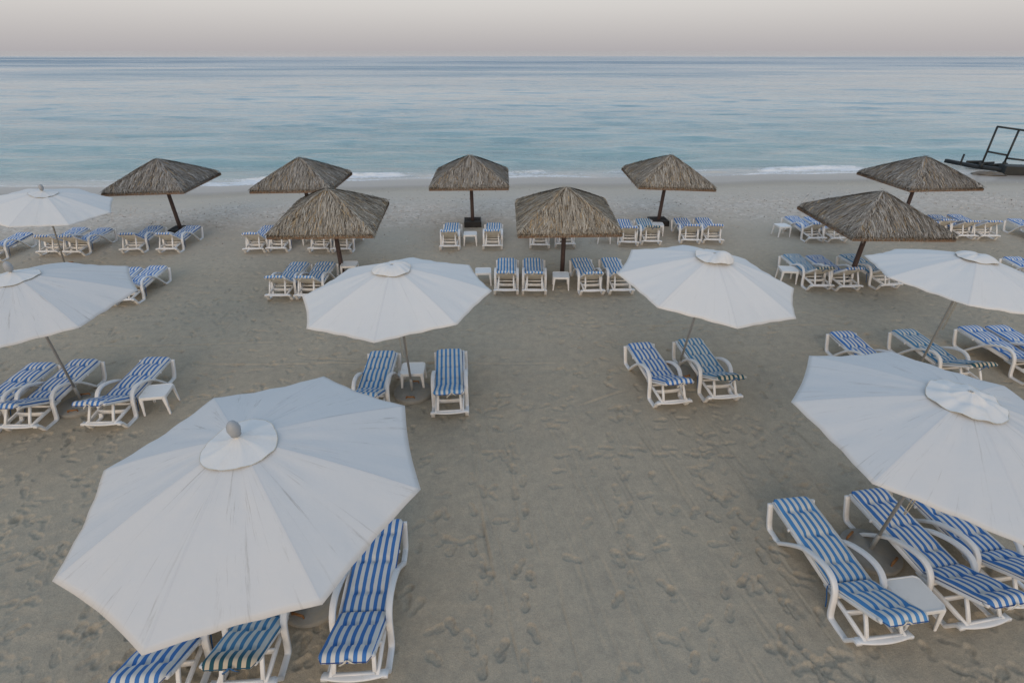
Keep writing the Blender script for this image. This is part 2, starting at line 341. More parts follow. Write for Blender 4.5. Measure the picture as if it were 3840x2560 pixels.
# ------------------------------------------------------------------ sea (one sheet to the horizon)
def seastep(y): return .07 if y < 37.5 else min(.17*y*y/3738, .06*y) if y > 42 else .10
yv = np.array(steps(29., 26000, seastep)); uu = np.concatenate([[-6, -3.5, -2, -1.5, -1.25], np.linspace(-1.1, 1.1, 760), [1.25, 1.5, 2, 3.5, 6]])
hx = .9*np.clip(yv, 29, None) + 4; SX = uu[None, :]*hx[:, None]; SY = np.repeat(yv[:, None], len(uu), 1)
off = SY - shore_y(SX); Yr = SY + .055*SX + .5*np.sin(SX*.11); far = SY
near = smooth((off - .5)/6.)
h = near*(.10*(vn(SX/2.4, Yr/.85, 0) - .5)*np.exp(-(far/120)**2) + .20*(vn(SX/5.5 + 5, Yr/1.7, 1) - .5)*np.exp(-(far/240)**2) + .14*(vn(SX/9. + 2, Yr/2.9 + 4, 4) - .5)*np.exp(-(far/420)**2)
     + .20*(vn(SX/17, Yr/5.2 + 2, 2) - .5)*np.exp(-(far/600)**2) + .22*(vn(SX/45, Yr/12 + 5, 3) - .5)*np.exp(-(far/900)**2))
def ridge(yc, amp, wf, wb): t = off - yc; return amp*np.where(t < 0, np.exp(-(t/wf)**2), np.exp(-(t/wb)**2))
def seg(a, b, s=1.2): return smooth((SX - a)/s)*smooth((b - SX)/s)
bw = .9*seg(-17.5, -5.2, 3) + .55*seg(-5.8, 3.6, 2) + .35*seg(2.8, 6, 2) + .8*seg(15.6, 24.3, 1.6)           # where the little wave has broken
jag = .30*(vn(SX/.7, SX*0 + 1, 4) - .5) + .5*(vn(SX/2.3, SX*0 + 3, 5) - .5)
h += ridge(1.55 + jag + .25*np.sin(SX*.3), 1., .22, .75)*(.17*bw + .12*seg(5, 17, 3)*(1 - bw))
h += ridge(4.6 + .8*np.sin(SX*.13 + 1), 1., .7, 1.4)*.15*smooth(vn(SX/9, SX*0, 6)*2.2 - .5) + ridge(9.5 + 1.2*np.sin(SX*.09), 1., 1.0, 2.)*.15*smooth(vn(SX/11, SX*0 + 5, 7)*2.2 - .5) + ridge(16 + 1.5*np.sin(SX*.07 + 2), 1., 1.5, 2.8)*.14*smooth(vn(SX/14, SX*0 + 8, 2)*2.2 - .5)
t = off - 1.55 - jag
fo = bw*np.clip(smooth((t + 1.0)/.5)*smooth((.55 - t)/.5), 0, 1)*(.45 + 1.1*vn(SX/.8, SY/.35, 7))
fo += (.85*seg(-22, -7, 5) + .45*seg(-7, 6, 3) + .4*seg(14, 25, 2))*smooth((off + .2)/.3)*smooth((1.4 - off)/.9)*(.45 + .9*vn(SX/.5, SY/.16, 3))
fo += .9*np.exp(-((off - .22 - .14*np.sin(SX*.8) - .3*(vn(SX/1.9, SX*0, 0) - .5))/.13)**2)*seg(-40, 40, 2)*(.30 + .9*vn(SX/1.4, SX*0 + 2, 1))
fo += .55*smooth(vn(SX/4., SX*0 + 9, 2)*2 - .45)*np.exp(-((off - 1.5 - jag)/.22)**2)*seg(-30, 30, 2)
h += fo*.05*(vn(SX/.14, SY/.12, 6) - .3)
SZ = SEA_Z + h
def sea_mat():
    m, nt, b = new_mat('sea_water'); v = coord(nt, 'Object'); sp = nt.nodes.new('ShaderNodeSeparateXYZ'); lk(nt, v, sp.inputs[0]); y = sp.outputs[1]
    ly = math_(nt, 'DIVIDE', math_(nt, 'LOGARITHM', math_(nt, 'MAXIMUM', y, 20.), 10.), 4.)                      # log distance off the beach
    of = nd(nt, 'ShaderNodeAttribute'); of.attribute_name = 'offshore'
    shal = ramp(nt, math_(nt, 'DIVIDE', of.outputs['Fac'], 40.), [(0, (.56, .53, .49)), (.03, (.50, .50, .47)), (.06, (.34, .42, .41)), (.14, (.235, .375, .385)), (.5, (.19, .335, .365)), (1., (.165, .30, .345))]).outputs[0]
    fard = ramp(nt, ly, [(.46, (.165, .30, .345)), (.55, (.16, .27, .33)), (.66, (.155, .24, .31)), (.9, (.15, .235, .30))]).outputs[0]
    deep = mixc(nt, ramp(nt, ly, [(.455, (0, 0, 0)), (.475, (1, 1, 1))]).outputs[0], shal, fard)
    a = nd(nt, 'ShaderNodeAttribute'); a.attribute_name = 'foam'
    fn = noise(nt, coord(nt, 'Object', (1, 1.5, 1)), 3.6, 9, .8); fc = ramp(nt, fn, [(.38, (1, 1, 1)), (.62, (0, 0, 0))]).outputs[0]; fa = math_(nt, 'SUBTRACT', math_(nt, 'MULTIPLY', a.outputs['Fac'], 1.25), math_(nt, 'MULTIPLY', fc, .75))
    foam = ramp(nt, fa, [(.12, (0, 0, 0)), (.35, (.55,)*3), (.85, (.9,)*3)]).outputs[0]
    lk(nt, mixc(nt, foam, deep, (.80, .81, .82)), b.inputs['Base Color'])
    slick = noise(nt, coord(nt, 'Object', (.0022, .0085, 1)), 1., 4, .55); sl = ramp(nt, slick, [(.40, (.30,)*3), (.56, (1, 1, 1))]).outputs[0]
    slick2 = noise(nt, coord(nt, 'Object', (.012, .05, 1)), 1., 3, .5); sl = math_(nt, 'MULTIPLY', sl, ramp(nt, slick2, [(.35, (.5,)*3), (.6, (1, 1, 1))]).outputs[0])
    sl = math_(nt, 'MULTIPLY', sl, ramp(nt, ly, [(.0, (1, 1, 1)), (.575, (1, 1, 1)), (.59, (.55,)*3), (.60, (1, 1, 1)), (.715, (1, 1, 1)), (.745, (.12,)*3)]).outputs[0])
    farw = ramp(nt, ly, [(.60, (0, 0, 0)), (.625, (1, 1, 1)), (.705, (1, 1, 1)), (.738, (0, 0, 0))]).outputs[0]; sl = math_(nt, 'MAXIMUM', sl, math_(nt, 'MULTIPLY', farw, .5))
    rf = ramp(nt, ly, [(.37, (.05,)*3), (.42, (.08,)*3), (.5, (.16,)*3), (.6, (.32,)*3), (.7, (.42,)*3)]).outputs[0]
    lk(nt, math_(nt, 'ADD', math_(nt, 'MULTIPLY', math_(nt, 'MULTIPLY', rf, sl), 1.), math_(nt, 'ADD', .03, math_(nt, 'MULTIPLY', foam, .8))), b.inputs['Roughness'])
    b.inputs['IOR'].default_value = 1.333
    r1 = noise(nt, coord(nt, 'Object', (.9, 2.6, 1)), 1.5, 5, .6); r2 = noise(nt, coord(nt, 'Object', (.16, .62, 1)), 1., 4, .55); r3 = noise(nt, coord(nt, 'Object', (.03, .11, 1)), 1., 3, .5); r4 = noise(nt, coord(nt, 'Object', (.34, 1.25, 1)), 1., 3, .6); r1 = math_(nt, 'ADD', r1, math_(nt, 'MULTIPLY', r4, 2.2))
    hgt = math_(nt, 'ADD', math_(nt, 'MULTIPLY', r1, .15), math_(nt, 'ADD', math_(nt, 'MULTIPLY', r2, .75), math_(nt, 'MULTIPLY', r3, 1.5)))
    bm = nd(nt, 'ShaderNodeBump', i_Distance=1.); lk(nt, hgt, bm.inputs['Height']); lk(nt, math_(nt, 'ADD', .02, math_(nt, 'MULTIPLY', sl, .72)), bm.inputs['Strength'])
    lk(nt, bm.outputs[0], b.inputs['Normal']); return m
sea = tag(grid_mesh('sea', SX, SY, SZ, sea_mat(), {'foam': np.clip(fo, 0, 1.3), 'offshore': np.clip(off, -3, 400)}), kind='structure')

# ------------------------------------------------------------------ sun loungers
HING, HHEAD, HFOOT = (.717, .335), (-.04, .725), (2.115, .425)     # (y, z) of frame hinge, head end, foot end
def side_path():
    P = [(.03, .205), (.085, .195), (.12, .16), (.185, .045), (.215, .020), (.25, .016), (.44, .016), (.495, .03), (.525, .085), (.548, .22), (.572, .36), (.608, .455), (.675, .530), (.77, .565), (.89, .562), (1.05, .520), (1.28, .41), (1.48, .24), (1.64, .08), (1.70, .025), (1.735, .016), (1.90, .018), (1.955, .04), (1.995, .11), (2.05, .28), (2.095, .42)]
    return spline(P, 3)
def panel_slats(mb, p0, p1, hw, n, t=.018):
    """cross slats between (y,z) points p0 and p1"""
    dy, dz = p1[0] - p0[0], p1[1] - p0[1]; L = math.hypot(dy, dz); ty, tz = dy/L, dz/L; ny, nz = -tz, ty
    for k in range(n):
        a, b = (k + .04)/n, (k + .90)/n; vs = []
        for x in (-hw, hw):
            for (u, w) in ((a, 0), (b, 0), (b, -t), (a, -t)): vs.append((x, p0[0] + dy*u + ny*w, p0[1] + dz*u + nz*w))
        mb.add(vs, [(0, 1, 2, 3), (7, 6, 5, 4), (0, 4, 5, 1), (1, 5, 6, 2), (2, 6, 7, 3), (3, 7, 4, 0)])
def cushion(p0, p1, hw, T, rows, cols, seed, endfade=False, droop=False):
    """stuffed pad from hinge p0 to far end p1 (y,z); tufts pull dimples; returns mesh"""
    nx, ny = 34, 56; dy, dz = p1[0] - p0[0], p1[1] - p0[1]; L = math.hypot(dy, dz); ty, tz = dy/L, dz/L; nyv, nzv = -tz, ty
    if nzv < 0: nyv, nzv = -nyv, -nzv
    u = np.sin(np.linspace(-1, 1, nx)*math.pi/2)[None, :]; v = np.linspace(0, 1, ny)[:, None]; v = .5 - .5*np.cos(v*math.pi)*(1.) if False else v
    corner = .055/hw; yy = v*L + 0*u; xx = u*hw + 0*v
    e = np.clip(1 - np.abs(u)**7, 0, 1)**.5 * np.clip(1 - np.abs(2*v - 1)**16, 0, 1)**.5
    top = T*(.25 + .75*e)
    r = np.random.default_rng(seed); jit = lambda: r.normal(0, .012)
    dim = np.zeros_like(top)
    for i in range(rows):
        yc = L*(i + .62)/(rows + .25) + jit(); crease = np.zeros_like(top) + np.exp(-((yy - yc - .012*np.sin(xx*9 + seed))/.016)**2)*.20*np.clip(1 - (np.abs(xx)/hw)**4, 0, 1); dim = np.maximum(dim, crease)
        for j in range(cols):
            xc = hw*((j + .5)/cols*2 - 1)*.86 + jit(); rr = np.sqrt(((xx - xc)/1.25)**2 + (yy - yc)**2); dim = np.maximum(dim, .72*np.exp(-(rr/.038)**2) + .18*np.exp(-(rr/.10)**2))
    top = top*(1 - dim) + e*.010*(vn(xx*7 + seed, yy*6, 3) - .5) + e*.012*(vn(xx*2.5, yy*2.2 + seed, 4) - .5)
    bot = -.006*e
    # round the far corners in plan
    far = np.clip((yy - (L - .10))/.10, 0, 1); xx = xx*(1 - .16*far**2.5)
    sag = np.zeros_like(yy)
    if droop: sag = -.030*np.clip((yy - (L - .06))/.06, 0, 1)**2
    verts = []; 
    for S in (top + sag, bot + sag - .002):
        for i in range(ny):
            for j in range(nx): verts.append((xx[i, j], p0[0] + ty*yy[i, j] + nyv*S[i, j], p0[1] + tz*yy[i, j] + nzv*S[i, j]))
    fs = []; N = nx*ny
    for i in range(ny - 1):
        for j in range(nx - 1):
            a = i*nx + j; fs.append((a, a + 1, a + nx + 1, a + nx)); fs.append((N + a, N + a + nx, N + a + nx + 1, N + a + 1))
    ring = [j for j in range(nx)] + [i*nx + nx - 1 for i in range(1, ny)] + [(ny - 1)*nx + j for j in range(nx - 2, -1, -1)] + [i*nx for i in range(ny - 2, 0, -1)]
    for k in range(len(ring)): a, b = ring[k], ring[(k + 1) % len(ring)]; fs.append((a, N + a, N + b, b))
    mb = MB(); mb.add(verts, fs, 0, True)
    pts = []
    for q in ring[::2]:
        A = np.array(verts[q]); B = np.array(verts[N + q]); pts.append(tuple(A*.62 + B*.38))
    mb.tube(pts, .0062, 5, 1, True)
    return mb, len(verts), yy, L
def finish_cushion(name, mb, nv, yy, L, mats, fade):
    me = mb.mesh(name, mats); at = me.attributes.new('endfade', 'FLOAT', 'POINT'); vals = np.zeros(len(me.vertices), np.float32)
    if fade: f = smooth((yy - L*.62)/(L*.40)).reshape(-1); vals[:nv//2] = f; vals[nv//2:nv] = f
    at.data.foreach_set('value', vals); return me

def make_lounger(variant):
    global HING, HHEAD
    HING, HHEAD = ((.745, .315), (.09, .748)) if variant.get('steep') else ((.717, .335), (-.04, .725))
    bz = lambda y: HING[1] + (HING[0] - y)/(HING[0] - HHEAD[0])*(HHEAD[1] - HING[1])      # height of the back plane
    root = empty('sun_lounger')
    for s in (-1, 1):
        mb = MB(); mb.tube([(s*.338, y, z) for y, z in side_path()], 0, sq=(.038, .024), up=(1, 0, 0)); mb.build('side_frame', PLASTIC, root)
    mb = MB()                                                            # bowed end bar, two rails up to the hinge, cross bar
    n = 15; rings = []
    for k in range(n):
        t = 2*k/(n - 1) - 1; x = t*.355; bow = .050*(1 - t*t); wdt = .080 + .03*(1 - t*t)
        y0, y1 = .035 - bow*.9, .035 - bow*.9 + wdt; z = .212
        rings.append([(x, y0, z + .012), (x, y0 + .01, z + .020), (x, y1, z + .020), (x, y1, z - .008), (x, y0 + .01, z - .014), (x, y0, z - .004)])
    mb.loft(rings, 0, True)
    for s in (-1, 1): mb.tube([(s*.262, .05, .214), (s*.268, .40, .252), (s*.29, .80, .296)], 0, sq=(.021, .028), up=(1, 0, 0))
    mb.tube([(-.265, .40, .250), (-.1, .405, .238), (.1, .405, .238), (.265, .40, .250)], 0, sq=(.040, .014), up=(0, 0, 1))
    mb.build('base_frame', PLASTIC, root)
    for yb, zb in ((.60, .285), (1.62, .372)): mb = MB(); mb.tube([(-.335, yb, zb), (.335, yb, zb)], 0, sq=(.02, .014), up=(0, 0, 1)); mb.build('cross_bar', PLASTIC, root)
    mb = MB()                                                            # U-shaped prop holding the back up
    for s in (-1, 1): mb.tube([(s*.228, .075, .236), (s*.222, .16, (.236 + bz(.26) - .03)/2), (s*.214, .26, bz(.26) - .03)], 0, sq=(.023, .016), up=(1, 0, 0))
    mb.tube([(-.235, .065, .240), (.235, .065, .240)], 0, sq=(.014, .014), up=(0, 0, 1)); mb.build('back_prop', PLASTIC, root)
    mb = MB(); panel_slats(mb, (HING[0] + .02, HING[1] - .004), (HFOOT[0] - .05, HFOOT[1] - .004), .275, 13)
    for s in (-1, 1): mb.tube([(s*.292, HING[0], HING[1] - .012), (s*.292, 1.4, .374), (s*.292, HFOOT[0] - .02, HFOOT[1] - .012)], 0, sq=(.020, .034), up=(1, 0, 0))
    mb.tube([(-.30, HFOOT[0] - .02, HFOOT[1] - .010), (0, HFOOT[0] + .012, HFOOT[1] - .008), (.30, HFOOT[0] - .02, HFOOT[1] - .010)], 0, sq=(.022, .016), up=(0, 0, 1))
    mb.build('seat_panel', PLASTIC, root)
    back = empty('backrest'); back.parent = root
    mb = MB()
    for s in (-1, 1): mb.tube([(s*.288, HING[0], HING[1] - .012), (s*.288, .35, bz(.35) - .012), (s*.283, HHEAD[0] + .1, bz(HHEAD[0] + .1) - .014), (s*.268, HHEAD[0] + .02, HHEAD[1] - .025)], 0, sq=(.018, .024), up=(1, 0, 0))
    rings = []
    for k in range(11):
        t = 2*k/10 - 1; x = t*.30; b_ = .03*(1 - t*t); y = HHEAD[0] + .018 - b_; z = HHEAD[1] - .024 + b_*.4
        rings.append([(x, y, z + .026), (x, y + .055, z + .006), (x, y + .055, z - .016), (x, y + .006, z - .018), (x, y - .008, z)])
    mb.loft(rings, 0, True); mb.build('back_frame', PLASTIC, back)
    mb = MB(); panel_slats(mb, (HHEAD[0] + .05, HHEAD[1] - .030), (HING[0] - .05, HING[1] + .008), .272, 9); mb.build('back_slats', SLATS, back)
    cu = variant['c']; mats = [CUSH[cu], PIPE[cu]]; sd = variant['s']
    c = cushion((HING[0] + .008, HING[1] + .012), (HFOOT[0] + .02, HFOOT[1] + .012), .29, .072, 3, 3, sd); link('seat_cushion', finish_cushion('seat_cushion', *c[:2], c[2], c[3], mats, False), root)
    c = cushion((HING[0] - .004, HING[1] + .014), (HHEAD[0] - .03, HHEAD[1] + .012), .29, .072, 2, 3, sd + 5, droop=True); link('back_cushion', finish_cushion('back_cushion', *c[:2], c[2], c[3], mats, cu == 'teal'), root)
    mb = MB(); x0 = variant.get('tx', .03); m = TIEB if cu == 'teal' else TIEW
    def strap(pts, w):
        r = []
        for p in pts: r.append([(p[0] - w, p[1], p[2]), (p[0] + w, p[1], p[2]), (p[0] + w, p[1] + .003, p[2] + .003), (p[0] - w, p[1] + .003, p[2] + .003)])
        mb.loft(r, 0, True)
    y0, z0 = HHEAD[0] - .045, HHEAD[1] + .03
    if variant.get('tie', 1):
        strap([(x0, y0, z0), (x0 - .03, y0 - .012, z0 - .035), (x0 - .075, y0 - .005, z0 - .075), (x0 - .09, y0 + .01, z0 - .12)], .014)
        strap([(x0 + .01, y0 - .003, z0), (x0 + .05, y0 - .014, z0 - .03), (x0 + .085, y0 - .006, z0 - .065)], .013)
        mb.build('cushion_tie', m, root)
    mb = MB()
    sx = variant.get('sx', 1)
    mb.tube(spline([(sx*.29, HING[0] + .02, HING[1] + .03), (sx*.325, HING[0] + .0, HING[1] - .02), (sx*.335, HING[0] - .06, HING[1] - .14), (sx*.345, HING[0] - .10, HING[1] - .25)], 3), .009, 5)
    mb.build('cushion_cord', TIEB, root)
    return root
VAR = {'blue1': dict(c='blue', s=1, tx=.02), 'blue2': dict(c='blue', s=2, tx=-.08, sx=-1), 'blue3': dict(c='blue', s=3, tie=0), 'mid1': dict(c='mid', s=4, tx=.06), 'mid2': dict(c='mid', s=6, tx=-.02, sx=-1), 'teal1': dict(c='teal', s=8, tx=-.05), 'teal2': dict(c='teal', s=9, tx=.04, sx=-1)}
PROTO = {}
for k, v in VAR.items(): PROTO[k] = make_lounger(v); PROTO[k + 's'] = make_lounger({**v, 's': v['s'] + 20, 'steep': 1})
GB = 'loungers in the back row near the water'; G2 = 'loungers in the second row around the front thatched parasols'; GU = 'loungers under the middle white umbrellas'; GN = 'loungers nearest the camera'
L_TABLE = [
 (-18.070,17.418,6.0,'blue1',GB,'back row blue striped lounger at the far left edge, its head end cut off'),
 (-16.467,18.064,3.4,'blue2',GB,'back row lounger just left of the pole of the farthest left white umbrella'),
 (-15.603,18.031,0.5,'blue1',GB,'back row lounger just right of the pole of the farthest left white umbrella'),
 (-13.680,18.322,4.8,'blue3',GB,'left one of two back row loungers left of the leftmost thatched parasol pole'),
 (-12.395,18.350,1.8,'blue3',GB,'back row lounger directly in front of the base of the leftmost thatched parasol'),
 (-9.290,18.361,3.7,'blue3',GB,'back row lounger just clear of the left tip of the left front thatched roof'),
 (-8.511,18.443,0.1,'blue3',GB,'back row lounger half covered by the left corner of the left front thatched roof'),
 (-6.986,18.414,0.9,'blue3',GB,'back row lounger seen under the left front thatched eave, left of its pole'),
 (-6.148,18.351,-0.6,'blue3',GB,'back row lounger partly behind the pole of the left front thatched parasol'),
 (-2.277,18.665,1.8,'mid2',GB,'back row lounger left of the table at the middle thatched parasol by the water'),
 (-0.711,18.730,0.3,'mid1',GB,'back row lounger right of the table at the middle thatched parasol by the water'),
 (1.022,18.822,-1.0,'blue3',GB,'back row lounger seen under the centre front thatched eave, left of its pole'),
 (1.971,18.936,-1.2,'blue2',GB,'back row lounger partly behind the pole of the centre front thatched parasol'),
 (4.344,19.137,-3.9,'blue1',GB,'back row lounger at the right eave corner of the centre front thatched roof'),
 (5.222,19.237,-2.1,'teal2',GB,'back row lounger with faded green and cream head end beside the black crate'),
 (6.741,19.389,-3.6,'blue3',GB,'left one of the two back row loungers standing right of the black crate'),
 (7.589,19.405,-4.6,'blue3',GB,'right one of the two back row loungers standing right of the black crate'),
 (11.605,19.624,5.1,'blue1',GB,'back row lounger right beside the white table at the right of the beach'),
 (12.451,19.613,6.6,'blue3',GB,'back row lounger half covered by the left edge of the right front thatched roof'),
 (15.894,19.778,-0.1,'blue3',GB,'back row lounger almost wholly hidden behind the right front thatched roof'),
 (16.758,20.088,-0.2,'blue1',GB,'back row lounger peeking out at the right slope of the right front thatched roof'),
 (17.541,19.907,-0.8,'blue2',GB,'left one of two clear back row loungers right of the right front thatched roof'),
 (18.381,19.888,0.3,'blue1',GB,'right one of two clear back row loungers right of the right front thatched roof'),
 (20.306,19.247,-0.3,'blue3',GB,'back row blue striped lounger cut off by the right edge of the photo'),
 (-6.816,14.219,-0.2,'mid1',G2,'second row lounger at the far left of the left front thatched parasol pole'),
 (-5.980,14.221,-0.2,'mid2',G2,'second row lounger next to the left front thatched pole, corner hidden by white canopy'),
 (-0.175,14.592,-0.7,'mid1',G2,'left one of the two loungers left of the centre front thatched pole'),
 (0.664,14.587,-1.5,'mid2',G2,'lounger between its twin and the small table at the centre front thatched pole'),
 (2.404,14.555,4.2,'mid2',G2,'second row lounger just right of the small table at the centre thatched pole'),
 (3.279,14.605,1.8,'mid1',G2,'second row lounger touching the left tip of the centre right white canopy'),
 (9.391,14.943,3.3,'teal1',G2,'teal striped lounger next to the small table left of the right front thatched pole'),
 (10.240,14.889,5.1,'blue1',G2,'blue striped lounger with its head end in front of the right front thatched pole'),
 (11.559,15.026,9.6,'teal2',G2,'dull teal lounger right of the right front thatched pole, half under white canopy'),
 (16.507,14.684,1.7,'blue3',G2,'blue lounger showing only a sliver behind the upper right white canopy'),
 (-11.158,13.898,1.8,'blue3',G2,'lounger whose foot end sticks out right of the left edge white canopy'),
 (-11.719,13.756,5.7,'blue3',G2,'lounger almost hidden behind the left edge white canopy, only a striped corner showing'),
 (-7.825,8.134,1.8,'blue1',GU,'lounger with a small white table close at its right side, left of photo'),
 (-9.350,8.047,1.0,'blue2',GU,'lounger crossed by the leaning grey pole of the left edge white umbrella'),
 (-10.218,7.923,1.0,'blue3',GU,'lounger at the left edge of the photo, left of the leaning umbrella pole'),
 (-2.841,8.402,1.5,'mid2',GU,'lounger left of the small table and pole of the centre left white umbrella'),
 (-1.219,8.505,4.9,'mid1',GU,'lounger right of the small table and pole of the centre left white umbrella'),
 (3.297,8.852,8.9,'blue1',GU,'bright blue lounger left of its teal neighbour under the centre right white umbrella'),
 (4.387,9.030,6.0,'teal2',GU,'faded teal lounger with green and cream head end under centre right white umbrella'),
 (8.103,9.373,3.2,'blue3',GU,'lounger with only its foot end showing above the near right white canopy'),
 (9.801,9.507,6.5,'teal1',GU,'teal striped lounger crossed by the pole of the upper right white umbrella'),
 (11.593,9.703,8.2,'blue3',GU,'lounger right of the upper right umbrella pole, head end cut by the photo edge'),
 (12.236,9.724,5.1,'blue3',GU,'lounger at the right photo edge, only its upper left striped corner visible'),
 (-1.786,3.459,3.2,'blue1',GN,'blue lounger sticking out right of the big near left white canopy'),
 (-3.019,3.368,4.1,'teal2',GN,'teal lounger with green and cream head end below the big near left canopy'),
 (-3.882,3.225,5.2,'blue3',GN,'blue lounger at the bottom edge under the left tip of the big near canopy'),
 (4.505,3.896,7.0,'mid2',GN,'whole blue lounger left of the round concrete base at the bottom right'),
 (5.884,4.106,10.2,'blue1',GN,'lounger crossed by the near right umbrella pole, right of the low white table'),
 (6.707,4.379,9.3,'blue3',GN,'lounger at the bottom right edge, mostly beneath the near right white canopy'),
]
used = set()
for x, y, a, k, g, lab in L_TABLE:
    if g in (GB, G2): k += 's'
    o = PROTO[k] if k not in used else copy_tree(PROTO[k]); used.add(k)
    o.location = (x, y, -.012); o.rotation_euler = (rad(random.uniform(-.5, .5)), 0, rad(a)); tag(o, lab, 'sun lounger', g)
    for c in o.children:
        if c.name.startswith(('seat_cushion', 'back_cushion')): c.location = (random.uniform(-.014, .014), random.uniform(-.012, .012), 0); c.rotation_euler = (0, 0, rad(random.uniform(-1.2, 1.2)))
for k, p in PROTO.items():
    if k not in used:
        for ch in list(p.children_recursive): bpy.data.objects.remove(ch)
        bpy.data.objects.remove(p)

# ------------------------------------------------------------------ small white side tables
def make_table():
    root = empty('side_table'); mb = MB()
    h, n = .25, .055
    out = [(-h + n, -h), (h - n, -h), (h - n*.45, -h + n*.28), (h, -h + n), (h, h - n), (h - n*.28, h - n*.45), (h - n, h), (-h + n, h), (-h + n*.45, h - n*.28), (-h, h - n), (-h, -h + n), (-h + n*.28, -h + n*.45)]
    rg = lambda s, z: [(x*s, y*s, z) for x, y in out]
    mb.loft([rg(.93, .365), rg(.99, .365), rg(1., .375), rg(1., .418), rg(.985, .428), rg(.93, .428), rg(.915, .422), rg(.02, .422)], 0, False); mb.build('table_top', TABLETOP, root)
    for sx in (-1, 1):
        for sy in (-1, 1):
            mb = MB(); r = []
            for z, q, w in ((.40, .205, .038), (.36, .210, .036), (.2, .222, .026), (.0, .236, .019)):
                c = lambda a, b: (sx*(q + a*w), sy*(q + b*w), z); r.append([c(-1, .7), c(-.6, 1), c(.7, 1), c(1, .7), c(1, -.6), c(.7, -1), c(.25, -1), c(.25, .25), c(-1, .25)])
            mb.loft(r, 0, False); mb.build('leg', PLASTIC, root)
    return root
T_TABLE = [
 (-2.140,9.857,2.7,'white side table behind the pole of the centre left white umbrella'),
 (-7.175,8.985,9.6,'white side table right of the left group of loungers with splayed legs in sand'),
 (5.079,4.399,8.,'low white side table wedged between two loungers at the bottom right'),
 (1.499,15.344,-1.5,'white side table in front of the centre front thatched parasol pole'),
 (-.899,15.704,3.1,'white side table touching the right edge of the centre left white canopy'),
 (-5.248,16.30,4.,'white side table behind the left front thatched pole, half hidden by white canopy'),
 (8.696,15.848,-6.8,'white side table at the left of the teal second row lounger'),
 (10.653,20.635,6.9,'white side table standing leftmost in the right part of the back row'),
 (-1.571,19.571,2.4,'white side table in front of the black crate at the middle thatched parasol'),
 (3.496,19.824,-1.4,'white side table with only legs showing under the centre front thatched eave'),
 (5.746,20.80,-6.,'white side table in front of the right centre thatched parasol near the water'),
 (-7.62,19.60,6.,'white side table with one leg showing under the left front thatched eave'),
 (.56,20.50,0.,'white side table almost hidden behind the centre front thatched roof'),
]
tp = make_table()
for i, (x, y, a, lab) in enumerate(T_TABLE):
    o = tp if i == 0 else copy_tree(tp); o.location = (x, y, -.004); o.rotation_euler = (0, 0, rad(a)); tag(o, lab, 'side table', 'white plastic side tables between the loungers')

# ------------------------------------------------------------------ white beach umbrellas
RAD, ZRIM, RISE = 1.834, 2.358, .566
def canopy_mesh(rise, mat, seed):
    nr, ns = 26, 14; V = []; F = []; UV = []
    r_ = np.random.default_rng(seed); ph = r_.random(8)*6
    for i in range(8):
        a0, a1 = math.pi/4*i, math.pi/4*(i + 1); o = len(V)
        p0 = np.array([math.cos(a0), math.sin(a0)])*RAD; p1 = np.array([math.cos(a1), math.sin(a1)])*RAD
        for ir in range(nr + 1):
            r = .018 + .982*ir/nr
            for js in range(ns + 1):
                s = js/ns; q = math.sin(math.pi*s); pull = 1 - .022*q*r*r
                x, y = (p0*(1 - s) + p1*s)*r*pull
                z = ZRIM + rise*(1 - r) + .040*math.sin(math.pi*r) - .012*q*math.sin(math.pi*min(1, r*.9))
                z += .010*q*r*math.sin(s*21 + ph[i] + r*3)*math.exp(-((r - .96)/.22)**2) + .006*q*math.sin(s*16 + ph[i]*2)*math.exp(-((r - .42)/.16)**2)
                z -= .012*q*(r > .985)
                V.append((x, y, z)); UV.append((i + s, r))
        for ir in range(nr):
            for js in range(ns):
                a = o + ir*(ns + 1) + js; F.append((a, a + ns + 1, a + ns + 2, a + 1))
    me = bpy.data.meshes.new('canopy'); me.from_pydata(V, [], F); uv = me.uv_layers.new(name='UVMap')
    li = np.zeros(len(me.loops), np.int32); me.loops.foreach_get('vertex_index', li); uv.data.foreach_set('uv', np.array(UV, np.float32)[li].reshape(-1))
    me.polygons.foreach_set('use_smooth', [True]*len(F)); me.materials.append(mat)
    bm = bmesh.new(); bm.from_mesh(me); bmesh.ops.remove_doubles(bm, verts=bm.verts, dist=.0008)
    for e in bm.edges:
        q = [(math.degrees(math.atan2(v.co.y, v.co.x)) + .2) % 45 for v in e.verts]
        if max(q) < .4: e.smooth = False
    bm.to_mesh(me); bm.free(); me.update(); return me
